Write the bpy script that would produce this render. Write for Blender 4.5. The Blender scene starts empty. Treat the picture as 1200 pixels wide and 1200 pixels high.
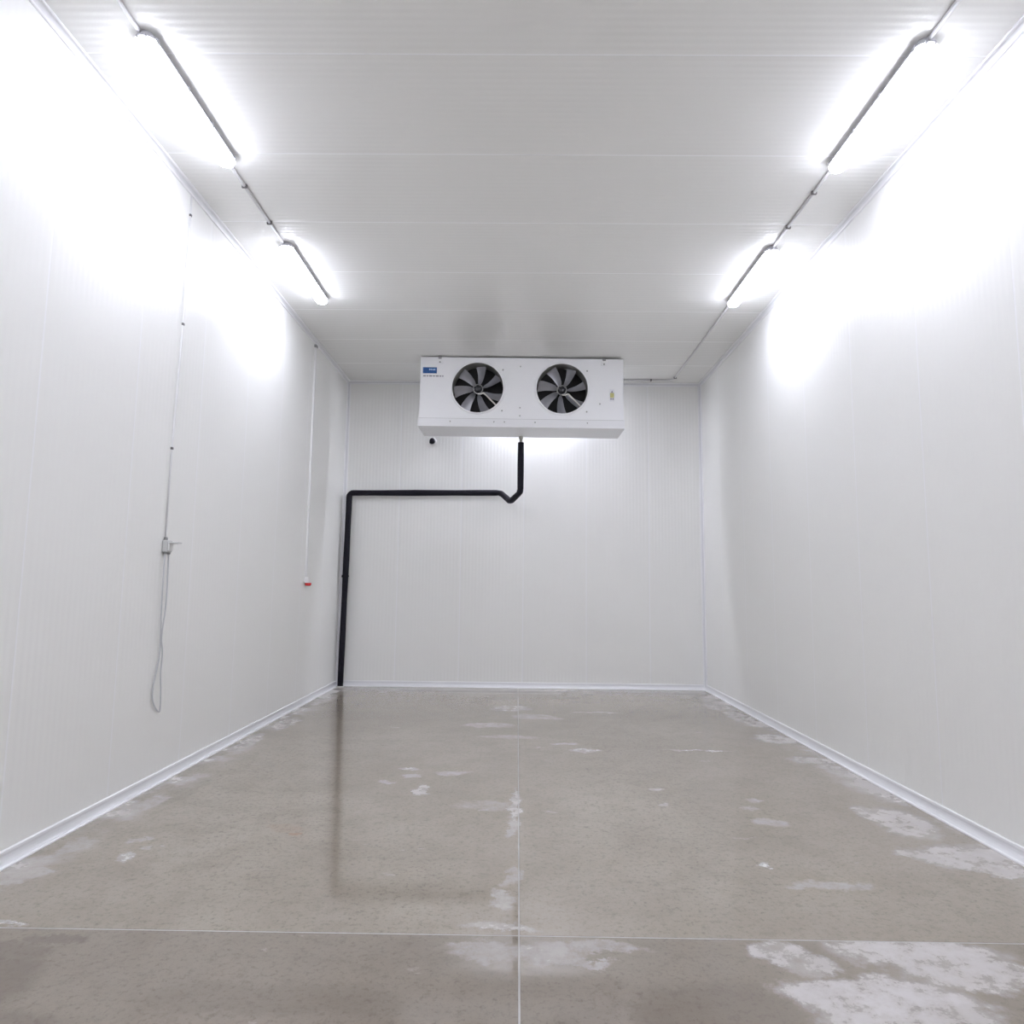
import bpy, math, random
from mathutils import Vector, Matrix

scene = bpy.context.scene
COL = scene.collection
PI = math.pi
random.seed(7)

# ------------------------------------------------------------------ camera
CAM_H = 1.5513
FOC = 799.7 / 1200.0
PITCH, YAW, ROLL = 0.1104, -0.0094, 0.0111
fwd = Vector((math.sin(YAW) * math.cos(PITCH), math.cos(YAW) * math.cos(PITCH), math.sin(PITCH)))
rgt = Vector((math.cos(YAW), -math.sin(YAW), 0))
upv = rgt.cross(fwd)
cr, sr = math.cos(ROLL), math.sin(ROLL)
r2 = cr * rgt + sr * upv
u2 = -sr * rgt + cr * upv
camd = bpy.data.cameras.new('camera')
camd.sensor_width = 36.0
camd.sensor_fit = 'HORIZONTAL'
camd.lens = 36.0 * FOC
camd.clip_start = 0.05
cam = bpy.data.objects.new('camera', camd)
COL.objects.link(cam)
m = Matrix((r2, u2, -fwd)).transposed().to_4x4()
m.translation = Vector((0, 0, CAM_H))
cam.matrix_world = m
scene.camera = cam

# ------------------------------------------------------------------ world and view
world = bpy.data.worlds.new('world')
scene.world = world
world.use_nodes = True
world.node_tree.nodes['Background'].inputs[0].default_value = (0.8, 0.85, 0.9, 1)
world.node_tree.nodes['Background'].inputs[1].default_value = 0.05
vs = scene.view_settings
vs.view_transform = 'Standard'
vs.look = 'None'
vs.gamma = 1.0
vs.use_curve_mapping = False
vs.exposure = 0.05
LAMP_STRENGTH = 61.0            # radiance of the tube-light covers
BACK_LAMP_STRENGTH = 85.0      # unseen lamp behind the cooler, raised to lift the back wall
LAMP_COLOR = (0.85, 0.873, 1.0, 1)

# ------------------------------------------------------------------ room sizes (metres)
XL, XR = -2.815, 2.954
YB, YF = 10.869, -3.0
H = 4.8895

JX, JY, JW = 0.022, 3.252, 0.0038   # floor joints: position and half width

# ------------------------------------------------------------------ materials
def mat(name, color, rough=0.5, metal=0.0, spec=0.5, emit=None, strength=0.0):
    mm = bpy.data.materials.new(name)
    mm.use_nodes = True
    b = mm.node_tree.nodes['Principled BSDF']
    b.inputs['Base Color'].default_value = (*color, 1)
    b.inputs['Roughness'].default_value = rough
    b.inputs['Metallic'].default_value = metal
    b.inputs['Specular IOR Level'].default_value = spec
    if emit:
        b.inputs['Emission Color'].default_value = emit
        b.inputs['Emission Strength'].default_value = strength
    return mm

def add_mottle(mm, c1, c2, scale=3.0, r1=None, r2=None, detail=4.0):
    nt = mm.node_tree
    b = nt.nodes['Principled BSDF']
    tc = nt.nodes.new('ShaderNodeTexCoord')
    no = nt.nodes.new('ShaderNodeTexNoise')
    no.inputs['Scale'].default_value = scale
    no.inputs['Detail'].default_value = detail
    nt.links.new(tc.outputs['Object'], no.inputs['Vector'])
    mx = nt.nodes.new('ShaderNodeMix')
    mx.data_type = 'RGBA'
    mx.inputs['A'].default_value = (*c1, 1)
    mx.inputs['B'].default_value = (*c2, 1)
    nt.links.new(no.outputs['Fac'], mx.inputs['Factor'])
    nt.links.new(mx.outputs['Result'], b.inputs['Base Color'])
    if r1 is not None:
        mr = nt.nodes.new('ShaderNodeMapRange')
        mr.inputs['To Min'].default_value = r1
        mr.inputs['To Max'].default_value = r2
        nt.links.new(no.outputs['Fac'], mr.inputs['Value'])
        nt.links.new(mr.outputs['Result'], b.inputs['Roughness'])
    return mm

M = {}
M['panel'] = add_mottle(mat('painted_steel_panel', (0.74, 0.74, 0.73), 0.36), (0.908, 0.905, 0.874), (0.922, 0.919, 0.892), 2.5, 0.30, 0.42)
M['ceil'] = add_mottle(mat('painted_steel_ceiling', (0.74, 0.74, 0.73), 0.34), (0.908, 0.905, 0.874), (0.922, 0.919, 0.892), 2.0, 0.20, 0.30)
M['sealant'] = mat('white_sealant', (0.97, 0.97, 0.97), 0.5)
M['trim'] = mat('white_pvc_trim', (0.92, 0.92, 0.925), 0.35)
M['cove'] = mat('cove_grey_white', (0.80, 0.80, 0.81), 0.4)
M['casing'] = add_mottle(mat('white_powder_coat', (0.83, 0.83, 0.85), 0.4), (0.93, 0.93, 0.94), (0.95, 0.95, 0.955), 6.0)
M['tray'] = mat('tray_white', (0.89, 0.89, 0.90), 0.4)
M['blade'] = add_mottle(mat('fan_blade_grey', (0.2, 0.2, 0.22), 0.28, 0.35), (0.30, 0.30, 0.325), (0.50, 0.50, 0.54), 9.0)
M['hub'] = mat('fan_hub_dark', (0.03, 0.03, 0.035), 0.25)
M['dark'] = mat('coil_black', (0.012, 0.011, 0.012), 0.7)
M['duct'] = mat('duct_grey', (0.28, 0.28, 0.26), 0.4, 0.3)
M['strut'] = mat('light_grey_cable', (0.72, 0.70, 0.66), 0.5)
M['screw'] = mat('screw_grey', (0.38, 0.37, 0.36), 0.4, 0.5)
M['steel'] = mat('galvanised_steel', (0.36, 0.35, 0.36), 0.45, 0.5)
M['conduit'] = mat('grey_conduit', (0.68, 0.675, 0.68), 0.45)
M['wallpipe'] = mat('pale_grey_conduit', (0.84, 0.84, 0.84), 0.4)
M['clip'] = mat('dark_grey_clip', (0.16, 0.15, 0.15), 0.5)
M['rubber'] = add_mottle(mat('black_foam_insulation', (0.012, 0.011, 0.016), 0.6, 0.0, 0.15), (0.008, 0.008, 0.011), (0.02, 0.018, 0.028), 30.0)
M['pvc'] = mat('pvc_stub', (0.62, 0.61, 0.56), 0.4)
M['white'] = mat('white_plastic', (0.86, 0.86, 0.85), 0.35)
M['offwhite'] = mat('grey_white_plastic', (0.62, 0.62, 0.61), 0.4)
M['shade'] = mat('grey_plastic', (0.30, 0.30, 0.29), 0.4)
M['cable'] = mat('grey_cable', (0.58, 0.58, 0.60), 0.5)
M['red'] = mat('red_plastic', (0.55, 0.02, 0.025), 0.3)
M['blue'] = mat('blue_badge', (0.015, 0.09, 0.30), 0.35)
M['lightblue'] = mat('badge_lettering', (0.45, 0.62, 0.85), 0.4)
M['print'] = mat('grey_print', (0.28, 0.26, 0.30), 0.5)
M['yellow'] = mat('label_yellow', (0.55, 0.52, 0.20), 0.5)
M['paper'] = mat('label_white', (0.85, 0.85, 0.88), 0.5)
M['housing'] = mat('lamp_housing_grey', (0.64, 0.635, 0.68), 0.45)
M['diffuser'] = mat('lit_diffuser', (0.9, 0.9, 0.9), 0.3, emit=LAMP_COLOR, strength=LAMP_STRENGTH)
# prismatic covers: the underside glows fully, the ribbed flanks pass less of the tubes' light
M['diffuser_bright'] = mat('lit_diffuser_bright', (0.9, 0.9, 0.9), 0.3, emit=LAMP_COLOR, strength=BACK_LAMP_STRENGTH)
for _m, _st in ((M['diffuser'], LAMP_STRENGTH), (M['diffuser_bright'], BACK_LAMP_STRENGTH)):
    _nt = _m.node_tree
    _ge = _nt.nodes.new('ShaderNodeNewGeometry')
    _sx = _nt.nodes.new('ShaderNodeSeparateXYZ')
    _nt.links.new(_ge.outputs['Normal'], _sx.inputs[0])
    _mr = _nt.nodes.new('ShaderNodeMapRange')
    for _k, _v in (('From Min', 0.15), ('From Max', -0.85), ('To Min', 0.2 * _st), ('To Max', _st)):
        _mr.inputs[_k].default_value = _v
    _nt.links.new(_sx.outputs[2], _mr.inputs['Value'])
    _nt.links.new(_mr.outputs['Result'], _nt.nodes['Principled BSDF'].inputs['Emission Strength'])
M['joint'] = add_mottle(mat('joint_filler', (0.5, 0.49, 0.47), 0.6), (0.34, 0.325, 0.30), (0.60, 0.585, 0.57), 4.0)

# ---- concrete: damp polished slab with dry chalky patches -----------------
def concrete():
    mm = bpy.data.materials.new('damp_concrete')
    mm.use_nodes = True
    nt = mm.node_tree
    N, L = nt.nodes, nt.links
    b = N['Principled BSDF']
    tc = N.new('ShaderNodeTexCoord')
    P = tc.outputs['Object']

    def noise(scale, detail=4.0, rough=0.55, vec=P, stretch=None):
        if stretch:
            mp = N.new('ShaderNodeMapping')
            mp.inputs['Scale'].default_value = stretch
            L.new(vec, mp.inputs['Vector'])
            vec = mp.outputs['Vector']
        n = N.new('ShaderNodeTexNoise')
        n.inputs['Scale'].default_value = scale
        n.inputs['Detail'].default_value = detail
        n.inputs['Roughness'].default_value = rough
        L.new(vec, n.inputs['Vector'])
        return n

    def ramp(sock, lo, hi, tomin=0.0, tomax=1.0):
        r = N.new('ShaderNodeMapRange')
        r.interpolation_type = 'SMOOTHSTEP'
        r.inputs['From Min'].default_value = lo
        r.inputs['From Max'].default_value = hi
        r.inputs['To Min'].default_value = tomin
        r.inputs['To Max'].default_value = tomax
        L.new(sock, r.inputs['Value'])
        return r.outputs['Result']

    def math_(op, a, c):
        n = N.new('ShaderNodeMath')
        n.operation = op
        for i, v in enumerate((a, c)):
            if isinstance(v, (int, float)):
                n.inputs[i].default_value = v
            else:
                L.new(v, n.inputs[i])
        return n.outputs[0]

    def mix(fac, a, c):
        n = N.new('ShaderNodeMix')
        n.data_type = 'RGBA'
        for key, v in (('A', a), ('B', c)):
            if isinstance(v, tuple):
                n.inputs[key].default_value = (*v, 1)
            else:
                L.new(v, n.inputs[key])
        if isinstance(fac, (int, float)):
            n.inputs['Factor'].default_value = fac
        else:
            L.new(fac, n.inputs['Factor'])
        return n.outputs['Result']

    big = noise(0.55, 5.0, 0.6)
    mid = noise(3.2, 6.0, 0.65)
    fine = noise(38.0, 4.0, 0.7)
    speck = noise(120.0, 2.0, 0.6)
    base = mix(ramp(big.outputs['Fac'], 0.35, 0.65), CONC_A, CONC_B)
    base = mix(math_('MULTIPLY', ramp(mid.outputs['Fac'], 0.42, 0.7), 0.55), base, CONC_C)
    spot = noise(14.0, 8.0, 0.8)
    base = mix(math_('MULTIPLY', ramp(spot.outputs['Fac'], 0.50, 0.72), 0.55), base, CONC_D)
    base = mix(math_('MULTIPLY', ramp(spot.outputs['Fac'], 0.47, 0.30), 0.35), base, CONC_B)
    base = mix(math_('MULTIPLY', ramp(fine.outputs['Fac'], 0.50, 0.72), 0.6), base, CONC_D)
    base = mix(math_('MULTIPLY', ramp(speck.outputs['Fac'], 0.62, 0.72), 0.5), base, CONC_E)
    # the floor in front of the cross joint is browner and darker
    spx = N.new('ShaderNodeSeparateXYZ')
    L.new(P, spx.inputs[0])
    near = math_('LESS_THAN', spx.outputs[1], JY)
    base = mix(math_('MULTIPLY', near, math_('ADD', math_('MULTIPLY', ramp(big.outputs['Fac'], 0.3, 0.7), 0.28), 0.24)), base, CONC_DARK)
    # distorted position for ragged patch edges
    dn = noise(4.2, 8.0, 0.72)
    sub = N.new('ShaderNodeVectorMath'); sub.operation = 'SUBTRACT'
    L.new(dn.outputs['Color'], sub.inputs[0]); sub.inputs[1].default_value = (0.5, 0.5, 0.5)
    sc = N.new('ShaderNodeVectorMath'); sc.operation = 'SCALE'
    L.new(sub.outputs[0], sc.inputs[0]); sc.inputs['Scale'].default_value = 0.34
    ad = N.new('ShaderNodeVectorMath'); ad.operation = 'ADD'
    L.new(P, ad.inputs[0]); L.new(sc.outputs[0], ad.inputs[1])
    Q = ad.outputs[0]

    def patch_mask(patches):
        total = None
        for (cx, cy, rx, ry, w) in patches:
            mp = N.new('ShaderNodeMapping')
            mp.vector_type = 'POINT'
            mp.inputs['Location'].default_value = (-cx / rx, -cy / ry, 0)
            mp.inputs['Scale'].default_value = (1 / rx, 1 / ry, 0)
            L.new(Q, mp.inputs['Vector'])
            ln = N.new('ShaderNodeVectorMath'); ln.operation = 'LENGTH'
            L.new(mp.outputs['Vector'], ln.inputs[0])
            mk = ramp(ln.outputs['Value'], 1.25, 0.75, 0.0, w)
            total = mk if total is None else math_('MAXIMUM', total, mk)
        return total

    dry = math_('MAXIMUM', patch_mask(DRY), math_('MULTIPLY', patch_mask(DRY_NEAR), near))
    grain = ramp(noise(9.0, 8.0, 0.75).outputs['Fac'], 0.34, 0.60)
    dry = math_('MULTIPLY', dry, math_('ADD', math_('MULTIPLY', grain, 0.65), 0.35))
    # chalky fringe along the side walls
    sep = N.new('ShaderNodeSeparateXYZ')
    L.new(Q, sep.inputs[0])
    fr = math_('MAXIMUM', ramp(sep.outputs[0], XR - 0.42, XR - 0.08), ramp(sep.outputs[0], XL + 0.40, XL + 0.08))
    frn = ramp(noise(1.3, 5.0, 0.6).outputs['Fac'], 0.45, 0.62)
    fringe = math_('MULTIPLY', math_('MULTIPLY', fr, frn), 0.75)
    # scattered small scuffs
    sn = ramp(noise(2.1, 7.0, 0.72, stretch=(0.8, 1.5, 1)).outputs['Fac'], 0.635, 0.70)
    scuff = math_('MULTIPLY', sn, 0.45)
    chalk = math_('MAXIMUM', math_('MAXIMUM', dry, fringe), scuff)
    col = mix(chalk, base, CONC_DRY)
    darkened = patch_mask(DARK_SPOTS)
    col = mix(math_('MULTIPLY', darkened, 0.55), col, CONC_DARK)
    rust = patch_mask(RUST)
    col = mix(math_('MULTIPLY', rust, 0.4), col, (0.34, 0.17, 0.08))
    L.new(col, b.inputs['Base Color'])
    rg = ramp(mid.outputs['Fac'], 0.35, 0.7, WET_R0, WET_R1)
    rg = math_('ADD', rg, math_('MULTIPLY', chalk, 0.45))
    L.new(rg, b.inputs['Roughness'])
    b.inputs['Specular IOR Level'].default_value = 0.8
    bp = N.new('ShaderNodeBump')
    bp.inputs['Strength'].default_value = 0.03
    bp.inputs['Distance'].default_value = 0.004
    L.new(fine.outputs['Fac'], bp.inputs['Height'])
    L.new(bp.outputs['Normal'], b.inputs['Normal'])
    return mm

CONC_A = (0.322, 0.281, 0.228)
CONC_B = (0.375, 0.333, 0.277)
CONC_C = (0.285, 0.243, 0.194)
CONC_D = (0.16, 0.131, 0.102)
CONC_E = (0.12, 0.1, 0.08)
CONC_DARK = (0.15, 0.122, 0.098)
CONC_DRY = (0.62, 0.595, 0.585)
WET_R0, WET_R1 = 0.012, 0.075
# (x, y, radius x, radius y, strength) of dry chalky patches, metres on the floor
DRY_NEAR = [   # these end at the cross joint
    (1.12, 3.14, 0.11, 0.10, 0.75), (1.24, 3.05, 0.10, 0.08, 0.6), (1.75, 3.16, 0.36, 0.14, 0.9), (1.90, 3.00, 0.28, 0.12, 0.85),
    (1.22, 2.85, 0.20, 0.10, 0.85), (1.48, 2.84, 0.24, 0.14, 0.95), (1.36, 2.70, 0.26, 0.12, 0.85), (1.62, 2.74, 0.2, 0.10, 0.7),
    (0.40, 3.16, 0.16, 0.05, 0.45), (0.14, 3.10, 0.14, 0.09, 0.5), (0.34, 3.04, 0.08, 0.03, 0.5), (-0.12, 3.12, 0.16, 0.09, 0.4),
]
DRY = [
    (2.62, 4.82, 0.17, 0.30, 0.85), (2.50, 4.95, 0.10, 0.2, 0.7), (2.62, 4.24, 0.26, 0.17, 0.9), (2.42, 4.28, 0.16, 0.07, 0.7), (2.74, 4.05, 0.14, 0.10, 0.8),
    (2.74, 7.42, 0.22, 0.22, 0.85), (2.76, 6.53, 0.24, 0.14, 0.75), (2.76, 8.6, 0.14, 0.45, 0.7), (2.70, 9.35, 0.18, 0.3, 0.6), (2.80, 5.7, 0.10, 0.2, 0.4),
    (1.72, 4.79, 0.12, 0.07, 0.4), (1.69, 5.08, 0.06, 0.05, 0.45), (1.78, 5.27, 0.05, 0.06, 0.45), (1.42, 4.13, 0.03, 0.03, 0.6), (1.67, 3.82, 0.22, 0.06, 0.35),
    (0.005, 5.12, 0.03, 0.35, 0.7), (-0.03, 4.65, 0.04, 0.2, 0.5), (-0.06, 3.62, 0.06, 0.12, 0.5), (-0.05, 3.32, 0.18, 0.035, 0.6), (-0.02, 3.9, 0.04, 0.14, 0.35),
    (-0.2, 5.08, 0.2, 0.12, 0.30), (-0.06, 9.06, 0.26, 0.22, 0.55), (-0.32, 7.95, 0.28, 0.14, 0.5), (0.2, 8.5, 0.25, 0.18, 0.45), (-0.1, 7.35, 0.3, 0.08, 0.35),
    (-0.92, 6.05, 0.09, 0.04, 0.6), (-0.87, 5.80, 0.06, 0.05, 0.5), (-0.72, 5.45, 0.055, 0.13, 0.8), (-0.53, 5.92, 0.14, 0.05, 0.45), (-1.01, 5.63, 0.05, 0.04, 0.5),
    (0.47, 7.05, 0.14, 0.05, 0.5), (0.66, 6.78, 0.14, 0.08, 0.55), (1.0, 8.83, 0.3, 0.05, 0.5), (0.36, 8.4, 0.2, 0.08, 0.45), (1.76, 6.84, 0.30, 0.025, 0.55),
    (1.12, 5.54, 0.06, 0.04, 0.45), (1.06, 5.18, 0.05, 0.03, 0.4),
    (-2.22, 4.08, 0.04, 0.10, 0.6), (-2.3, 4.32, 0.06, 0.03, 0.35), (-2.62, 4.2, 0.07, 0.14, 0.4), (-2.62, 3.8, 0.10, 0.12, 0.5), (-2.60, 5.0, 0.10, 0.25, 0.45),
    (-2.66, 7.0, 0.10, 0.35, 0.65), (-2.60, 7.9, 0.12, 0.35, 0.6), (-2.64, 9.6, 0.12, 0.5, 0.5), (-2.33, 3.29, 0.10, 0.02, 0.6),
]
DARK_SPOTS = [(-2.02, 3.17, 0.14, 0.05, 0.9), (-2.12, 3.05, 0.16, 0.08, 0.8), (-2.15, 2.78, 0.28, 0.25, 1.0), (-1.95, 2.55, 0.4, 0.14, 0.8), (-0.9, 2.75, 0.5, 0.1, 0.4), (0.75, 2.7, 0.3, 0.2, 0.6), (-2.5, 5.3, 0.1, 0.4, 0.3)]  # dark stain by the joint, plus darker patches mostly in the near left corner
RUST = [(-1.38, 4.46, 0.03, 0.04, 0.9), (-1.47, 4.56, 0.12, 0.05, 0.3)]
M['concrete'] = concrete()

# ------------------------------------------------------------------ mesh helpers
def link_mesh(name, verts, faces, material, parent=None, smooth=False, loc=None):
    me = bpy.data.meshes.new(name)
    me.from_pydata([tuple(v) for v in verts], [], faces)
    me.validate()
    me.materials.append(material)
    if smooth:
        for p in me.polygons:
            p.use_smooth = True
    o = bpy.data.objects.new(name, me)
    COL.objects.link(o)
    if parent is not None:
        o.parent = parent
    if loc is not None:
        o.location = loc
    return o

def copy_mesh(src, parent=None, loc=(0, 0, 0), rot=(0, 0, 0)):
    o = src.copy()
    COL.objects.link(o)
    o.parent = parent
    o.location = loc
    o.rotation_euler = rot
    return o

class MB:
    """collects shapes into one mesh"""
    def __init__(self):
        self.v, self.f = [], []
    def add(self, vs, fs):
        o = len(self.v)
        self.v += [Vector(p) for p in vs]
        self.f += [tuple(i + o for i in f) for f in fs]
        return self
    def box(self, x0, x1, y0, y1, z0, z1):
        vs = [(x, y, z) for z in (z0, z1) for y in (y0, y1) for x in (x0, x1)]
        return self.add(vs, [(0, 2, 3, 1), (4, 5, 7, 6), (0, 1, 5, 4), (2, 6, 7, 3), (0, 4, 6, 2), (1, 3, 7, 5)])
    def bevbox(self, x0, x1, y0, y1, z0, z1, b):
        """box with chamfered edges"""
        xs, ys, zs = (x0, x1), (y0, y1), (z0, z1)
        vs, idx = [], {}
        for i in (0, 1):
            for j in (0, 1):
                for k in (0, 1):
                    sx, sy, sz = (b if i == 0 else -b), (b if j == 0 else -b), (b if k == 0 else -b)
                    idx[i, j, k] = len(vs)
                    vs += [(xs[i], ys[j] + sy, zs[k] + sz), (xs[i] + sx, ys[j], zs[k] + sz), (xs[i] + sx, ys[j] + sy, zs[k])]
        fs = []
        def quad(a, order):
            fs.append(order)
        g = lambda i, j, k, ax: idx[i, j, k] + ax
        for i in (0, 1):
            q = [g(i, 0, 0, 0), g(i, 1, 0, 0), g(i, 1, 1, 0), g(i, 0, 1, 0)]; fs.append(tuple(q if i else q[::-1]))
            q = [g(0, i, 0, 1), g(1, i, 0, 1), g(1, i, 1, 1), g(0, i, 1, 1)]; fs.append(tuple(q[::-1] if i else q))
            q = [g(0, 0, i, 2), g(1, 0, i, 2), g(1, 1, i, 2), g(0, 1, i, 2)]; fs.append(tuple(q if i else q[::-1]))
        for i in (0, 1):
            for j in (0, 1):
                fs.append((g(i, j, 0, 0), g(i, j, 1, 0), g(i, j, 1, 1), g(i, j, 0, 1)))
                fs.append((g(i, 0, j, 0), g(i, 1, j, 0), g(i, 1, j, 2), g(i, 0, j, 2)))
                fs.append((g(0, i, j, 1), g(1, i, j, 1), g(1, i, j, 2), g(0, i, j, 2)))
                for k in (0, 1):
                    fs.append((g(i, j, k, 0), g(i, j, k, 1), g(i, j, k, 2)))
        return self.add(vs, fs)
    def tube(self, pts, r, n=10, cap=True):
        pts = [Vector(p) for p in pts]
        rs = r if isinstance(r, (list, tuple)) else [r] * len(pts)
        vs, fs = [], []
        t0 = (pts[1] - pts[0]).normalized()
        a = Vector((0, 0, 1)) if abs(t0.z) < 0.9 else Vector((1, 0, 0))
        nrm = (a - t0 * a.dot(t0)).normalized()
        for i, p in enumerate(pts):
            if i == 0: t = t0
            elif i == len(pts) - 1: t = (pts[i] - pts[i - 1]).normalized()
            else: t = ((pts[i] - pts[i - 1]).normalized() + (pts[i + 1] - pts[i]).normalized()).normalized()
            nrm = (nrm - t * nrm.dot(t)).normalized()
            bn = t.cross(nrm)
            for k in range(n):
                an = 2 * PI * k / n
                vs.append(p + (nrm * math.cos(an) + bn * math.sin(an)) * rs[i])
        for i in range(len(pts) - 1):
            for k in range(n):
                k2 = (k + 1) % n
                fs.append((i * n + k, i * n + k2, (i + 1) * n + k2, (i + 1) * n + k))
        if cap:
            fs.append(tuple(range(n - 1, -1, -1)))
            fs.append(tuple(range((len(pts) - 1) * n, len(pts) * n)))
        return self.add(vs, fs)
    def prism(self, prof, p0, p1):
        """closed profile: list of 3D offsets swept from p0 to p1"""
        n = len(prof)
        p0, p1 = Vector(p0), Vector(p1)
        vs = [p0 + Vector(q) for q in prof] + [p1 + Vector(q) for q in prof]
        fs = [(i, (i + 1) % n, n + (i + 1) % n, n + i) for i in range(n)]
        fs += [tuple(range(n - 1, -1, -1)), tuple(range(n, 2 * n))]
        return self.add(vs, fs)
    def lathe_y(self, prof, c, n=40):
        """profile of (radius, y) spun about the y axis through c"""
        vs, fs = [], []
        for (r, y) in prof:
            for k in range(n):
                a = 2 * PI * k / n
                vs.append((c[0] + r * math.cos(a), c[1] + y, c[2] + r * math.sin(a)))
        for i in range(len(prof) - 1):
            for k in range(n):
                k2 = (k + 1) % n
                fs.append((i * n + k, i * n + k2, (i + 1) * n + k2, (i + 1) * n + k))
        return self.add(vs, fs)
    def lathe_z(self, prof, c, n=24):
        vs, fs = [], []
        for (r, z) in prof:
            for k in range(n):
                a = 2 * PI * k / n
                vs.append((c[0] + r * math.cos(a), c[1] + r * math.sin(a), c[2] + z))
        for i in range(len(prof) - 1):
            for k in range(n):
                k2 = (k + 1) % n
                fs.append((i * n + k, i * n + k2, (i + 1) * n + k2, (i + 1) * n + k))
        return self.add(vs, fs)
    def build(self, name, material, parent=None, smooth=False, loc=None):
        return link_mesh(name, self.v, self.f, material, parent, smooth, loc)

def fillet(pts, rad, n=5):
    pts = [Vector(p) for p in pts]
    out = [pts[0]]
    for i in range(1, len(pts) - 1):
        a, b, c = pts[i - 1], pts[i], pts[i + 1]
        d1, d2 = (a - b), (c - b)
        r = min(rad, d1.length * 0.48, d2.length * 0.48)
        s, e = b + d1.normalized() * r, b + d2.normalized() * r
        for k in range(n + 1):
            t = k / n
            out.append(s * (1 - t) ** 2 + b * 2 * t * (1 - t) + e * t * t)
    out.append(pts[-1])
    return out

def thing(name, label, cat, loc=(0, 0, 0), group=None, rot=(0, 0, 0)):
    o = bpy.data.objects.new(name, None)
    o.empty_display_size = 0.1
    COL.objects.link(o)
    o.location = loc
    o.rotation_euler = rot
    return tag(o, label, cat, group)

def tag(o, label, cat, group=None):
    o['label'] = label
    o['category'] = cat
    if group:
        o['group'] = group
    return o

def structure(o, label=None):
    o['kind'] = 'structure'
    if label:
        o['label'] = label
    return o

# ------------------------------------------------------------------ room shell
RIBS = 18
GAP = 0.006
def panel_mesh(name, width, length, ribs, material):
    """micro-ribbed sheet panel: width along +x, length along +y, face towards +z"""
    verts, faces = [], []
    xs = []
    g = GAP
    xs.append((g, -0.0008)); xs.append((g + 0.004, 0.0))
    w0, w1 = g + 0.012, width - g - 0.012
    n = max(4, ribs * 6)
    for i in range(n + 1):
        t = i / n
        xs.append((w0 + (w1 - w0) * t, RIB_AMP * (0.5 - 0.5 * math.cos(2 * PI * ribs * t)) ))
    xs.append((width - g - 0.004, 0.0)); xs.append((width - g, -0.0008))
    for (x, z) in xs:
        verts += [(x, 0, z), (x, length, z)]
    for i in range(len(xs) - 1):
        faces.append((2 * i, 2 * i + 2, 2 * i + 3, 2 * i + 1))
    me = bpy.data.meshes.new(name)
    me.from_pydata(verts, [], faces)
    me.materials.append(material)
    for p in me.polygons:
        p.use_smooth = True
    return me
RIB_AMP = 0.0011

def lay_panels(parent, base, u, v, w, length, splits, material, name):
    """panels side by side along u from splits list; v = long direction; w = facing"""
    cache = {}
    for a, b in zip(splits[:-1], splits[1:]):
        wd = round(b - a, 4)
        if wd < 0.03:
            continue
        if wd not in cache:
            cache[wd] = panel_mesh(name, wd, length, max(1, round(RIBS * wd)), material)
        o = bpy.data.objects.new(name, cache[wd])
        COL.objects.link(o)
        o.parent = parent
        mw = Matrix((u, v, w)).transposed().to_4x4()
        mw.translation = Vector(base) + Vector(u) * a
        o.matrix_local = mw

def splits_from(lo, hi, phase, step=1.0):
    k = math.ceil((lo - phase) / step + 1e-6)
    s = [lo]
    p = phase + k * step
    while p < hi - 1e-6:
        s.append(p); p += step
    s.append(hi)
    return s

T = 0.12       # shell thickness
REC = 0.001    # sealant sits this far behind the panel faces
# floor: a screed base, four slabs with narrow filled joints
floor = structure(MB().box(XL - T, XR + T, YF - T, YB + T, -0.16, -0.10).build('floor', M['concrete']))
for (x0, x1) in ((XL, JX - JW), (JX + JW, XR)):
    for (y0, y1) in ((YF, JY - JW), (JY + JW, YB)):
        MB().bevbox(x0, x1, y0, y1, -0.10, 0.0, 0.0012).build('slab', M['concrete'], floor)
MB().box(JX - JW, JX + JW, YF, YB, -0.09, -0.0006).build('joint_filler', M['joint'], floor)
MB().box(XL, JX - JW, JY - JW, JY + JW, -0.09, -0.0006).build('joint_filler', M['joint'], floor)
MB().box(JX + JW, XR, JY - JW, JY + JW, -0.09, -0.0006).build('joint_filler', M['joint'], floor)

ceiling = structure(MB().box(XL - T, XR + T, YF - T, YB + T, H + REC, H + T).build('ceiling', M['sealant']))
lay_panels(ceiling, (XR, 0, H), Vector((0, 1, 0)), Vector((-1, 0, 0)), Vector((0, 0, -1)) * 1.0, XR - XL,
           splits_from(YF, YB, 3.957), M['ceil'], 'ceiling_panel')
wl = structure(MB().box(XL - T, XL - REC, YF - T, YB + T, -0.1, H).build('wall_left', M['sealant']))
lay_panels(wl, (XL, 0, 0), Vector((0, 1, 0)), Vector((0, 0, 1)), Vector((1, 0, 0)), H,
           splits_from(YF, YB, 3.87), M['panel'], 'wall_panel')
wr = structure(MB().box(XR + REC, XR + T, YF - T, YB + T, -0.1, H).build('wall_right', M['sealant']))
lay_panels(wr, (XR, 0, H), Vector((0, 1, 0)), Vector((0, 0, -1)), Vector((-1, 0, 0)), H,
           splits_from(YF, YB, 3.94), M['panel'], 'wall_panel')
wb = structure(MB().box(XL - REC, XR + REC, YB + REC, YB + T, -0.1, H).build('wall_back', M['sealant']))
lay_panels(wb, (0, YB, 0), Vector((1, 0, 0)), Vector((0, 0, 1)), Vector((0, -1, 0)), H,
           splits_from(XL, XR, -1.9135), M['panel'], 'wall_panel')
wf = structure(MB().box(XL - REC, XR + REC, YF - T, YF - REC, -0.1, H).build('wall_front', M['sealant']))
lay_panels(wf, (0, YF, H), Vector((1, 0, 0)), Vector((0, 0, -1)), Vector((0, 1, 0)), H,
           splits_from(XL, XR, -1.9135), M['panel'], 'wall_panel')

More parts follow.
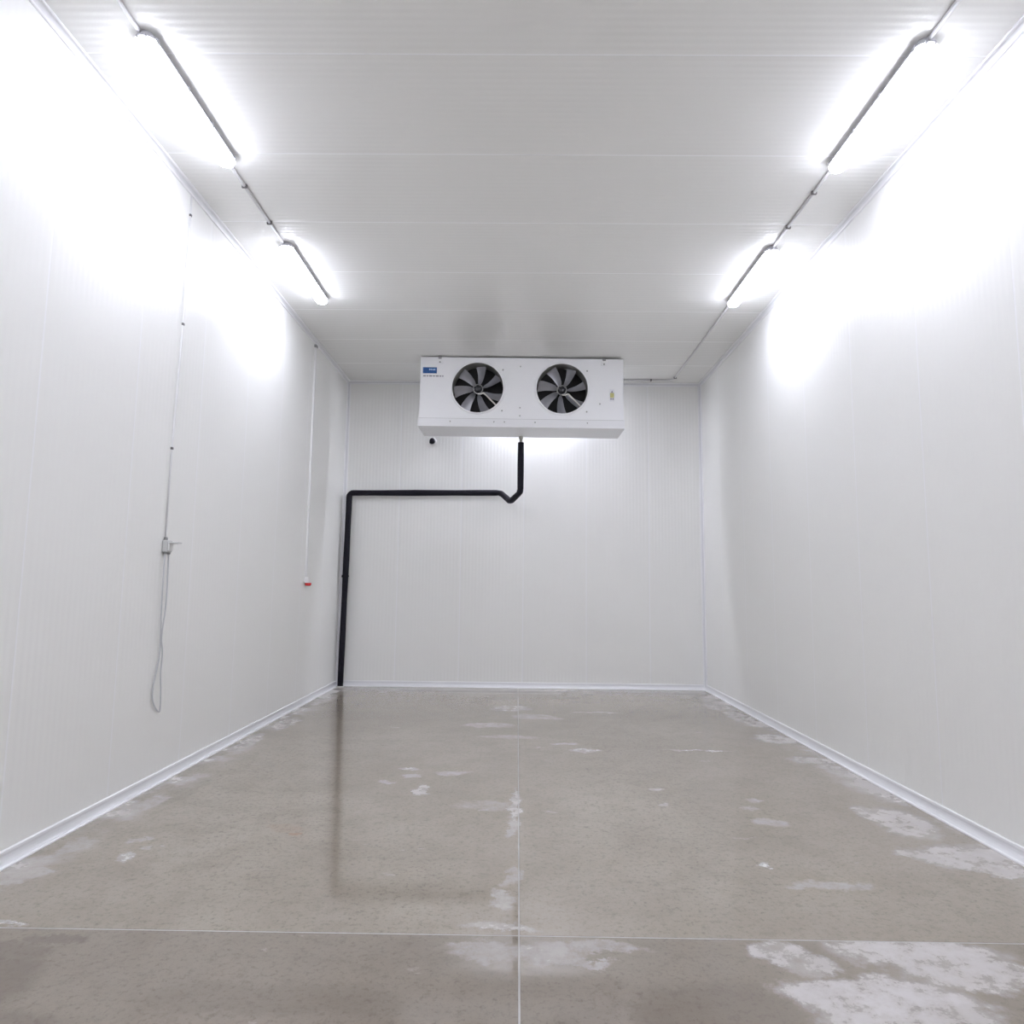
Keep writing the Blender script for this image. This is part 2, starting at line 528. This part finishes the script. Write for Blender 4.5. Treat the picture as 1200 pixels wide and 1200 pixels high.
# cove trims: a = direction out of the first surface, b = direction out of the second
def cove(name, p0, p1, a, b, la, lb, label):
    """concave cove strip with a raised lip on both edges; it stands in the corner of two planes"""
    a, b = Vector(a), Vector(b)
    lip = 0.007
    prof = [Vector((0, 0, 0)), a * la, a * la + b * lip, a * (la - 0.012) + b * (lip + 0.004)]
    n = 6
    A0 = a * (la - 0.012) + b * (lip + 0.003)
    B0 = b * (lb - 0.012) + a * (lip + 0.003)
    C0 = a * (lip + 0.006) + b * (lip + 0.006)
    for k in range(1, n):
        t = k / n
        prof.append(A0 * (1 - t) ** 2 + C0 * 2 * t * (1 - t) + B0 * t * t)
    prof += [b * (lb - 0.012) + a * (lip + 0.004), b * lb + a * lip, b * lb]
    o = MB().prism(prof, p0, p1).build(name, M['cove'])
    for (e, f, ln) in ((a, b, la), (b, a, lb)):
        q = [e * (ln - 0.017) + f * 0.005, e * (ln + 0.001) + f * 0.0005, e * (ln + 0.001) + f * 0.008, e * (ln - 0.004) + f * 0.013, e * (ln - 0.017) + f * 0.013]
        MB().prism(q, p0, p1).build('edge_lip', M['trim'], o)
    return structure(o, label)

BZ = 0.085
cove('baseboard_left', (XL, YF, 0), (XL, YB, 0), (1, 0, 0), (0, 0, 1), 0.045, BZ, 'white cove baseboard along the wall with the socket')
cove('baseboard_right', (XR, YF, 0), (XR, YB, 0), (-1, 0, 0), (0, 0, 1), 0.05, BZ, 'white cove baseboard along the bare side wall')
cove('baseboard_back', (XL, YB, 0), (XR, YB, 0), (0, -1, 0), (0, 0, 1), 0.07, BZ, 'white cove baseboard under the cooler wall')
cove('baseboard_front', (XL, YF, 0), (XR, YF, 0), (0, 1, 0), (0, 0, 1), 0.05, BZ, 'white cove baseboard')
CT = 0.05
cove('trim_1', (XL, YF, H), (XL, YB, H), (1, 0, 0), (0, 0, -1), CT, CT, 'white ceiling cove above the wall with the socket')
cove('trim_2', (XR, YF, H), (XR, YB, H), (-1, 0, 0), (0, 0, -1), CT, CT, 'white ceiling cove above the bare side wall')
cove('trim_3', (XL, YB, H), (XR, YB, H), (0, -1, 0), (0, 0, -1), CT, CT, 'white ceiling cove behind the cooler')
cove('trim_4', (XL, YF, H), (XR, YF, H), (0, 1, 0), (0, 0, -1), CT, CT, 'white ceiling cove')
cove('trim_5', (XL, YB, 0), (XL, YB, H), (1, 0, 0), (0, -1, 0), CT, CT, 'white corner cove beside the black drain pipe')
cove('trim_6', (XR, YB, 0), (XR, YB, H), (-1, 0, 0), (0, -1, 0), CT, CT, 'white corner cove of the bare corner')

# ------------------------------------------------------------------ tube lights
def make_light(x, y0, y1, label, cross=None):
    L_ = cross or (y1 - y0)
    t = thing('tube_light', label, 'ceiling light', (x, y0, H - 0.13), 'tube lights on the ceiling')
    if cross:
        t.location.x += cross / 2
        t.rotation_euler.z = PI / 2
    zt = 0.128                        # back of the housing, just under the ceiling
    # stadium-shaped outline, so that both ends are rounded
    def outline(hw, z, e, n=8):
        pts = []
        r = hw
        for k in range(n + 1):
            a = PI + PI * k / n
            pts.append((r * math.cos(a), e + r * 0.8 + r * 0.8 * math.sin(a), z))
        for k in range(n + 1):
            a = PI * k / n
            pts.append((r * math.cos(a), L_ - e - r * 0.8 + r * 0.8 * math.sin(a), z))
        return pts
    def loft(rings):
        mb = MB()
        n = len(rings[0])
        vs = [p for r in rings for p in r]
        fs = []
        for i in range(len(rings) - 1):
            for k in range(n):
                k2 = (k + 1) % n
                fs.append((i * n + k, i * n + k2, (i + 1) * n + k2, (i + 1) * n + k))
        fs.append(tuple(range(n - 1, -1, -1)))
        fs.append(tuple(range((len(rings) - 1) * n, len(rings) * n)))
        return mb.add(vs, fs)
    loft([outline(0.045, zt, 0.012), outline(0.060, 0.110, 0.004), outline(0.068, 0.096, 0.0), outline(0.068, 0.086, 0.0)]).build('housing', M['housing'], t)
    loft([outline(0.065, 0.086, 0.003), outline(0.064, 0.070, 0.004), outline(0.051, 0.046, 0.016), outline(0.027, 0.036, 0.042)]).build('diffuser', M['diffuser_bright'] if cross else M['diffuser'], t, True)
    for yy in (0.06, L_ * 0.36, L_ * 0.64, L_ - 0.06):
        for s in (-1, 1):
            MB().bevbox(s * 0.069 - 0.004, s * 0.069 + 0.004, yy - 0.012, yy + 0.012, 0.074, 0.108, 0.002).build('clip', M['housing'], t)
    for yy in (0.001, L_ - 0.001):
        for s in (-0.026, 0.026):
            MB().bevbox(s - 0.006, s + 0.006, yy - 0.004, yy + 0.012, 0.066, 0.096, 0.002).build('end_clip', M['housing'], t)
    for yy in (L_ * 0.2, L_ * 0.8):
        MB().box(-0.02, 0.02, yy - 0.02, yy + 0.02, zt, 0.1295).build('mounting_plate', M['steel'], t)
    return t

XLL, XRL = -2.305, 2.455
# two rows at one spacing; unseen third pair inferred, fourth added for ambient light
for (side, x, spans) in (('the wall with the socket', XLL, ((6.31, 7.63), (3.76, 5.03), (1.21, 2.48), (-1.34, -0.07))),
                         ('the bare side wall', XRL, ((6.33, 7.63), (3.79, 5.06), (1.25, 2.52), (-1.30, -0.03)))):
    for (y0, y1), nth in zip(spans, ('first', 'second', 'third', 'an added fourth')):
        make_light(x, y0, y1, 'lit tube light over %s, %s in its row from the cooler' % (side, nth))
# unseen lamp inferred from the bright wall below the cooler, boosted to lift it
make_light(0.26, 10.585, 10.585, 'unseen lit tube light assumed in the gap between the cooler and the back wall', cross=1.5)

# ------------------------------------------------------------------ ceiling conduit runs
def conduit(name, pts, r, label, cat, clips, material, clip_r=None, grp=None):
    base = Vector(pts[0])
    t = thing(name, label, cat, base, grp)
    MB().tube([Vector(p) - base for p in pts], r, 10).build('tube', material, t, True)
    for (p, axis) in clips:
        p = Vector(p) - base
        w = r * 1.7
        if axis == 'ceil_y':
            MB().bevbox(p.x - w, p.x + w, p.y - 0.010, p.y + 0.010, p.z - r * 1.3, p.z + r, 0.002).build('clip', M['clip'], t)
        elif axis == 'ceil_x':
            MB().bevbox(p.x - 0.010, p.x + 0.010, p.y - w, p.y + w, p.z - r * 1.3, p.z + r, 0.002).build('clip', M['clip'], t)
        else:
            MB().bevbox(p.x - r, p.x + r * 1.3, p.y - w, p.y + w, p.z - 0.010, p.z + 0.010, 0.002).build('clip', M['clip'], t)
    return t

CR = 0.013
zc = H - CR - 0.001
G = 'grey conduit runs on the ceiling'
conduit('ceiling_conduit', [(XLL - 0.02, 2.465, zc), (XLL - 0.02, 3.775, zc)], CR,
        'grey conduit joining the second and third tube lights over the wall with the socket', 'conduit', [((XLL - 0.02, 3.0, zc), 'ceil_y')], M['conduit'], grp=G)
conduit('ceiling_conduit', [(XLL - 0.02, 5.015, zc), (XLL - 0.02, 6.325, zc)], CR,
        'grey conduit joining the first and second tube lights over the wall with the socket', 'conduit',
        [((XLL - 0.02, 5.37, zc), 'ceil_y'), ((XLL - 0.02, 5.95, zc), 'ceil_y')], M['conduit'], grp=G)
conduit('ceiling_conduit', [(XRL, 2.505, zc), (XRL, 3.805, zc)], CR,
        'grey conduit joining the second and third tube lights over the bare side wall', 'conduit', [((XRL, 3.0, zc), 'ceil_y')], M['conduit'], grp=G)
conduit('ceiling_conduit', [(XRL, 5.045, zc), (XRL, 6.345, zc)], CR,
        'grey conduit joining the first and second tube lights over the bare side wall', 'conduit',
        [((XRL, 5.42, zc), 'ceil_y'), ((XRL, 5.97, zc), 'ceil_y')], M['conduit'], grp=G)
conduit('ceiling_conduit', fillet([(XRL, 7.615, zc), (XRL, 10.64, zc), (1.02, 10.64, zc)], 0.08), CR,
        'grey conduit bending from the bare-wall tube light to behind the cooler', 'conduit',
        [((XRL, 10.50, zc), 'ceil_y'), ((2.1, 10.64, zc), 'ceil_x')], M['conduit'], grp=G)
for (x, ya, yb, side) in ((XLL - 0.02, -0.085, 1.225, 'the wall with the socket'), (XRL, -0.045, 1.265, 'the bare side wall')):
    conduit('ceiling_conduit', [(x, ya, zc), (x, yb, zc)], CR, 'grey conduit joining the third and fourth tube lights over ' + side, 'conduit',
            [((x, 0.35, zc), 'ceil_y'), ((x, 0.9, zc), 'ceil_y')], M['conduit'], grp=G)

# ------------------------------------------------------------------ air cooler
FY = 9.60                                   # front of the cooler
CX = 0.026
CZ = 3.837
cooler = thing('air_cooler', 'white twin-fan evaporator cooler hung under the ceiling', 'air cooler', (CX, FY, CZ), None, (0, math.radians(0.28), 0))
BW = 1.468                                  # half width of the body
TZ = 1.026                                  # top of the body
DEP = 0.66
FANX = (-0.634, 0.585)
FANZ = 0.578
FR = 0.372
HS = 0.44

def front_panel():
    mb = MB()
    y = 0.0
    n = 48
    zlo, zhi = FANZ - HS, FANZ + HS
    for fx in FANX:
        vs, fs = [], []
        for k in range(n):
            a = 2 * PI * k / n
            c, s = math.cos(a), math.sin(a)
            q = HS / max(abs(c), abs(s))
            vs += [(fx + FR * c, y, FANZ + FR * s), (fx + q * c, y, FANZ + q * s)]
        for k in range(n):
            k2 = (k + 1) % n
            fs.append((2 * k, 2 * k + 1, 2 * k2 + 1, 2 * k2))
        mb.add(vs, fs)
    xs = [-BW, FANX[0] - HS, FANX[0] + HS, FANX[1] - HS, FANX[1] + HS, BW]
    def q(x0, x1, z0, z1):
        mb.add([(x0, y, z0), (x1, y, z0), (x1, y, z1), (x0, y, z1)], [(0, 1, 2, 3)])
    q(xs[0], xs[1], zlo, zhi); q(xs[2], xs[3], zlo, zhi); q(xs[4], xs[5], zlo, zhi)
    q(-BW, BW, 0.06, zlo); q(-BW, BW, zhi, TZ)
    # folded returns at the edges
    for x in (-BW, BW):
        mb.box(x - 0.002, x + 0.002, 0.0, 0.03, 0.06, TZ)
    mb.box(-BW, BW, 0.0, 0.03, TZ - 0.002, TZ + 0.002)
    return mb.build('front_panel', M['casing'], cooler)
front_panel()
MB().box(-BW + 0.004, -BW + 0.008, 0.004, DEP, 0.05, TZ - 0.004).build('side_panel', M['casing'], cooler)
MB().box(BW - 0.008, BW - 0.004, 0.004, DEP, 0.05, TZ - 0.004).build('side_panel', M['casing'], cooler)
MB().box(-BW + 0.008, BW - 0.008, 0.004, DEP, TZ - 0.006, TZ - 0.003).build('top_panel', M['casing'], cooler)
MB().box(-BW + 0.01, BW - 0.01, 0.24, DEP - 0.01, 0.07, TZ - 0.01).build('coil_block', M['dark'], cooler)
# drip tray with tapered underside
tw = BW + 0.016
mbt = MB()
tv = [(-tw, -0.012, 0.0), (tw, -0.012, 0.0), (tw - 0.004, DEP + 0.01, 0.004), (-tw + 0.004, DEP + 0.01, 0.004),
      (-tw, -0.012, 0.125), (tw, -0.012, 0.125), (tw, DEP + 0.01, 0.125), (-tw, DEP + 0.01, 0.125)]
mbt.add(tv, [(0, 3, 2, 1), (0, 1, 5, 4), (1, 2, 6, 5), (2, 3, 7, 6), (3, 0, 4, 7)])
mbt.box(-tw - 0.004, tw + 0.004, -0.017, -0.012, 0.0, 0.018)
tray = mbt.build('drip_tray', M['tray'], cooler)
MB().box(-BW, BW, -0.014, -0.0125, 0.116, 0.121).build('tray_seam', M['offwhite'], cooler)

# fans
def blade_mesh(name):
    nr, nc = 9, 6
    vs, fs = [], []
    for i in range(nr + 1):
        t = i / nr
        r = 0.055 + (0.352 - 0.055) * t
        sweep = 0.16 * t ** 1.5                       # sickle sweep (radians)
        chord = 0.070 + 0.105 * t ** 0.9
        pitch = math.radians(48 - 16 * t)
        for j in range(nc + 1):
            s = j / nc - 0.5
            arc = s * chord * math.cos(pitch)
            yy = s * chord * math.sin(pitch) + 0.030 * (0.25 - s * s) * 1.5
            a = sweep + arc / r * (1 if r > 0.12 else r / 0.12)
            vs.append((r * math.cos(a), yy, r * math.sin(a)))
    for i in range(nr):
        for j in range(nc):
            q = i * (nc + 1) + j
            fs.append((q, q + 1, q + nc + 2, q + nc + 1))
    me = bpy.data.meshes.new(name)
    me.from_pydata(vs, [], fs)
    me.materials.append(M['blade'])
    for p in me.polygons:
        p.use_smooth = True
    return me
bl = blade_mesh('blade')
for fi, fx in enumerate(FANX):
    # duct: flared bezel ring on the panel and a cylindrical shroud behind it
    sh = MB().lathe_y([(FR + 0.022, 0.0), (FR + 0.018, -0.014), (FR + 0.006, -0.020), (FR - 0.004, -0.012)], (fx, 0, FANZ), 56).build('fan_bezel', M['casing'], cooler, True)
    MB().lathe_y([(FR - 0.004, -0.012), (FR - 0.006, 0.05), (FR - 0.006, 0.24)], (fx, 0, FANZ), 56).build('fan_shroud', M['duct'], cooler, True)
    hub = MB().lathe_y([(0.0, -0.055), (0.03, -0.053), (0.043, -0.045), (0.05, -0.03), (0.052, 0.03), (0.075, 0.035), (0.078, 0.10), (0.0, 0.10)], (0, 0, 0), 28)
    fan = hub.build('fan', M['hub'], cooler, True, (fx, 0.085, FANZ))
    a0 = (math.radians(75), math.radians(57))[fi]
    for k in range(7):
        o = bpy.data.objects.new('blade', bl)
        COL.objects.link(o)
        o.parent = fan
        # rotation about y: positive angle here turns counter-clockwise as seen from the front
        o.rotation_euler = (0, -(a0 + 2 * PI * k / 7), 0)
        o.location = (0, 0.02, 0)
    ring = MB().lathe_y([(0.060, -0.02), (0.070, -0.026), (0.076, -0.02), (0.070, -0.012)], (0, 0, 0), 28)
    ring.build('hub_ring', M['shade'], fan, True)
    # motor cable in pale sleeve running to the lower edge of the opening
    s = [(fx + 0.0, 0.022, FANZ - 0.082), (fx + 0.045, 0.015, FANZ - 0.092), (fx + 0.085, 0.012, FANZ - 0.068), (fx + 0.275, 0.0, FANZ - 0.262)]
    MB().tube(fillet(s, 0.03), 0.011, 8).build('motor_cable', M['strut'], cooler, True)
    for (sx, sz) in ((0.36, 0.27), (0.355, -0.335), (-0.36, -0.33), (-0.36, 0.32)):
        if sx > 0:
            MB().lathe_y([(0.0, -0.006), (0.009, -0.005), (0.012, 0.0)], (fx + sx, 0, FANZ + sz), 10).build('screw', M['screw'], cooler)
for (sx, sz) in ((-0.02, 0.90), (-0.02, 0.29), (-0.02, 0.17), (-1.02, 0.075), (-0.39, 0.075), (-0.24, 0.075), (0.20, 0.075), (0.95, 0.075), (1.13, 0.36)):
    MB().lathe_y([(0.0, -0.019), (0.007, -0.018), (0.010, -0.012 if sz < 0.13 else 0.0)], (sx, 0, sz), 10).build('screw', M['screw'], cooler)
# hanger brackets on the top edge
for bx in (-1.19, 1.19):
    hb = MB().bevbox(bx - 0.045, bx + 0.045, -0.006, 0.0, TZ - 0.10, TZ, 0.002).build('hanger_bracket', M['casing'], cooler)
    MB().bevbox(bx - 0.022, bx + 0.022, -0.022, 0.02, TZ - 0.028, TZ + 0.012, 0.003).build('hanger_bolt', M['steel'], hb)
    MB().lathe_y([(0.0, -0.014), (0.010, -0.013), (0.013, -0.006)], (bx, 0, TZ - 0.075), 10).build('screw', M['screw'], hb)
# badge and labels printed on the front
bd = MB().bevbox(-1.435, -1.232, -0.0035, -0.0005, 0.782, 0.872, 0.001).build('badge', M['blue'], cooler)
bd['label'] = 'blue maker badge with pale lettering'
lm = MB()
for (x0, x1, z0, z1) in ((-1.345, -1.325, 0.828, 0.852), (-1.318, -1.300, 0.828, 0.850), (-1.292, -1.274, 0.826, 0.848), (-1.268, -1.255, 0.826, 0.852)):
    lm.box(x0, x1, -0.0045, -0.0036, z0, z1)
lm.build('lettering', M['lightblue'], bd)
pr = MB()
xx = -1.43
for wd in (0.045, 0.03, 0.05, 0.035, 0.05, 0.03, 0.025):
    pr.box(xx, xx + wd - 0.006, -0.0015, -0.0005, 0.735, 0.752); xx += wd + 0.006
pr.build('print_line', M['print'], cooler)
wl_ = MB().box(1.268, 1.338, -0.0025, -0.0005, 0.40, 0.58).build('warning_label', M['paper'], cooler)
wl_['label'] = 'small white and yellow warning label'
MB().box(1.276, 1.332, -0.0035, -0.0026, 0.455, 0.525).build('yellow_field', M['yellow'], wl_)
MB().add([(1.288, -0.0035, 0.527), (1.320, -0.0035, 0.527), (1.304, -0.0035, 0.563), (1.288, -0.0026, 0.527), (1.320, -0.0026, 0.527), (1.304, -0.0026, 0.563)],
         [(0, 1, 2), (5, 4, 3), (0, 3, 4, 1), (1, 4, 5, 2), (2, 5, 3, 0)]).build('warning_triangle', M['print'], wl_)
MB().box(1.278, 1.300, -0.0035, -0.0026, 0.425, 0.448).box(1.307, 1.330, -0.0035, -0.0026, 0.425, 0.448).build('print_line', M['print'], wl_)

# ------------------------------------------------------------------ drain pipe
PY = 10.735
px = 0.028
dp = thing('drain_pipe', 'black insulated drain pipe running from the cooler down to the floor corner', 'pipe', (-2.722, PY, 0.0))
base = Vector((-2.722, PY, 0.0))
PR = 0.046
path = fillet([(px, 10.20, 3.745), (px, 10.20, 2.985), (-0.125, 10.48, 2.875), (-0.285, PY, 3.045), (-2.69, PY, 3.02), (-2.722, PY, 0.012)], 0.065, 5)
# split the long straight legs a little so that the foam sags and swells as in use
pts = []
for a, b_ in zip(path[:-1], path[1:]):
    n = max(1, int((b_ - a).length / 0.3))
    for k in range(n):
        pts.append(a.lerp(b_, k / n))
pts.append(path[-1])
rs = [PR * (1 + 0.05 * math.sin(i * 1.7) + 0.03 * math.sin(i * 0.63)) for i in range(len(pts))]
MB().tube([p - base for p in pts], rs, 14).build('insulation', M['rubber'], dp, True)
MB().lathe_z([(0.026, 3.738), (0.026, 3.80), (0.034, 3.80), (0.034, 3.838)], (px - base.x, 10.20 - PY, 0), 16).build('outlet_stub', M['pvc'], dp, True)
MB().lathe_z([(0.050, -0.02), (0.054, 0.0), (0.050, 0.02)], (0.0 + 0.012, 0, 1.70), 16).build('pipe_strap', M['rubber'], dp, True)
MB().bevbox(0.045, 0.07, -0.02, 0.02, 1.69, 1.715, 0.004).build('strap_tail', M['rubber'], dp)
MB().lathe_z([(0.030, 0.0), (0.062, 0.0), (0.060, 0.012), (0.048, 0.016)], (0, 0, 0), 18).build('floor_collar', M['pvc'], dp, True)

# capped pipe end coming out of the back wall under the cooler
st = thing('pipe_end', 'short black pipe end poking out of the wall under the cooler', 'pipe', (-1.40, YB, 3.895))
MB().tube([(0, 0, 0), (0, -0.07, 0.0), (0, -0.10, -0.012), (0, -0.115, -0.045)], [0.042, 0.042, 0.043, 0.040], 14).build('insulation', M['rubber'], st, True)
MB().lathe_y([(0.043, -0.012), (0.060, -0.010), (0.064, -0.001)], (0, 0, 0), 18).build('wall_collar', M['white'], st, True)

# ------------------------------------------------------------------ socket wall: conduit, socket, loose cable
WY, WZ = 5.405, 1.85
wr_ = 0.007
wx = XL + wr_ + 0.001
conduit('wall_conduit', [(wx, WY + 0.05, H - 0.055), (wx, WY + 0.045, 3.7), (wx, WY, 2.64), (wx, WY - 0.008, WZ + 0.055)], wr_,
        'thin grey conduit dropping from the ceiling to the wall socket', 'conduit',
        [((wx, WY + 0.05, 4.66), 'wall'), ((wx, WY + 0.045, 3.70), 'wall'), ((wx, WY, 2.64), 'wall')], M['wallpipe'])
sk = thing('wall_socket', 'small grey-white wall socket with its lid sticking out', 'socket', (XL, WY, WZ))
MB().bevbox(0.001, 0.045, -0.04, 0.04, -0.05, 0.045, 0.006).build('box', M['offwhite'], sk)
MB().bevbox(0.045, 0.058, -0.034, 0.034, -0.040, 0.028, 0.004).build('face_plate', M['white'], sk)
MB().bevbox(0.050, 0.125, -0.034, 0.034, 0.020, 0.030, 0.003).build('lid', M['offwhite'], sk)
MB().lathe_z([(0.0, 0.045), (0.016, 0.045), (0.016, 0.062), (0.012, 0.070)], (0.012, -0.008, 0), 12).build('gland', M['shade'], sk, True)
for s in (-0.028, 0.026):
    MB().lathe_z([(0.010, -0.066), (0.014, -0.062), (0.014, -0.05)], (0.024, s, 0), 12).build('gland', M['shade'], sk, True)
z0 = WZ - 0.062
cx0 = XL + 0.024
cpts = [(cx0, WY - 0.028, z0), (cx0, WY - 0.03, 1.6), (cx0 - 0.004, WY - 0.02, 1.40), (cx0 - 0.008, WY + 0.0, 1.20), (cx0 - 0.006, WY + 0.005, 1.0),
        (cx0 - 0.010, WY - 0.02, 0.88), (cx0 - 0.012, WY - 0.05, 0.76), (cx0 - 0.012, WY - 0.045, 0.66), (cx0 - 0.010, WY + 0.01, 0.585), (cx0 - 0.006, WY + 0.05, 0.555),
        (cx0 - 0.002, WY + 0.058, 0.575), (cx0 + 0.004, WY + 0.04, 0.70), (cx0 + 0.006, WY + 0.015, 0.86), (cx0 + 0.006, WY + 0.02, 1.02), (cx0 + 0.008, WY - 0.012, 1.14),
        (cx0 + 0.006, WY + 0.025, 1.38), (cx0 + 0.002, WY + 0.032, 1.58), (cx0, WY + 0.026, z0)]
def smooth_path(p, n=5):
    p = [Vector(q) for q in p]
    out = []
    for i in range(len(p) - 1):
        p0, p1, p2, p3 = p[max(i - 1, 0)], p[i], p[i + 1], p[min(i + 2, len(p) - 1)]
        for k in range(n):
            t = k / n
            out.append(0.5 * ((2 * p1) + (p2 - p0) * t + (2 * p0 - 5 * p1 + 4 * p2 - p3) * t * t + (3 * p1 - p0 - 3 * p2 + p3) * t ** 3))
    out.append(p[-1])
    return out
tag(MB().tube(smooth_path(cpts), 0.0055, 8).build('loose_cable', M['cable'], None, True),
    'loose grey cable hanging in a long loop below the wall socket', 'cable')

# ------------------------------------------------------------------ red call button with trunking
AY, AZ = 9.045, 1.60
tr = thing('wall_trunking', 'narrow white trunking running from the ceiling down to the red button', 'trunking', (XL, AY, AZ + 0.06))
MB().bevbox(0.001, 0.022, -0.022, 0.022, 0.0, H - 0.05 - AZ - 0.06, 0.003).build('channel', M['white'], tr)
MB().bevbox(0.022, 0.0245, -0.016, 0.016, 0.0, H - 0.05 - AZ - 0.06, 0.001).build('cover', M['white'], tr)
MB().bevbox(0.001, 0.034, -0.045, 0.028, 3.135, 3.17, 0.003).build('end_piece', M['shade'], tr)
al = thing('call_button', 'small white wall box with a red push button at its lower end', 'push button', (XL, AY, AZ))
MB().bevbox(0.001, 0.060, -0.04, 0.04, -0.010, 0.058, 0.006).build('box', M['white'], al)
MB().lathe_z([(0.0, -0.045), (0.030, -0.043), (0.040, -0.030), (0.042, -0.008), (0.038, 0.0), (0.0, 0.002)], (0.046, 0, -0.012), 18).build('button', M['red'], al, True)
MB().lathe_z([(0.046, -0.016), (0.048, -0.012), (0.046, -0.008)], (0.046, 0, 0.0), 18).build('button_collar', M['white'], al, True)
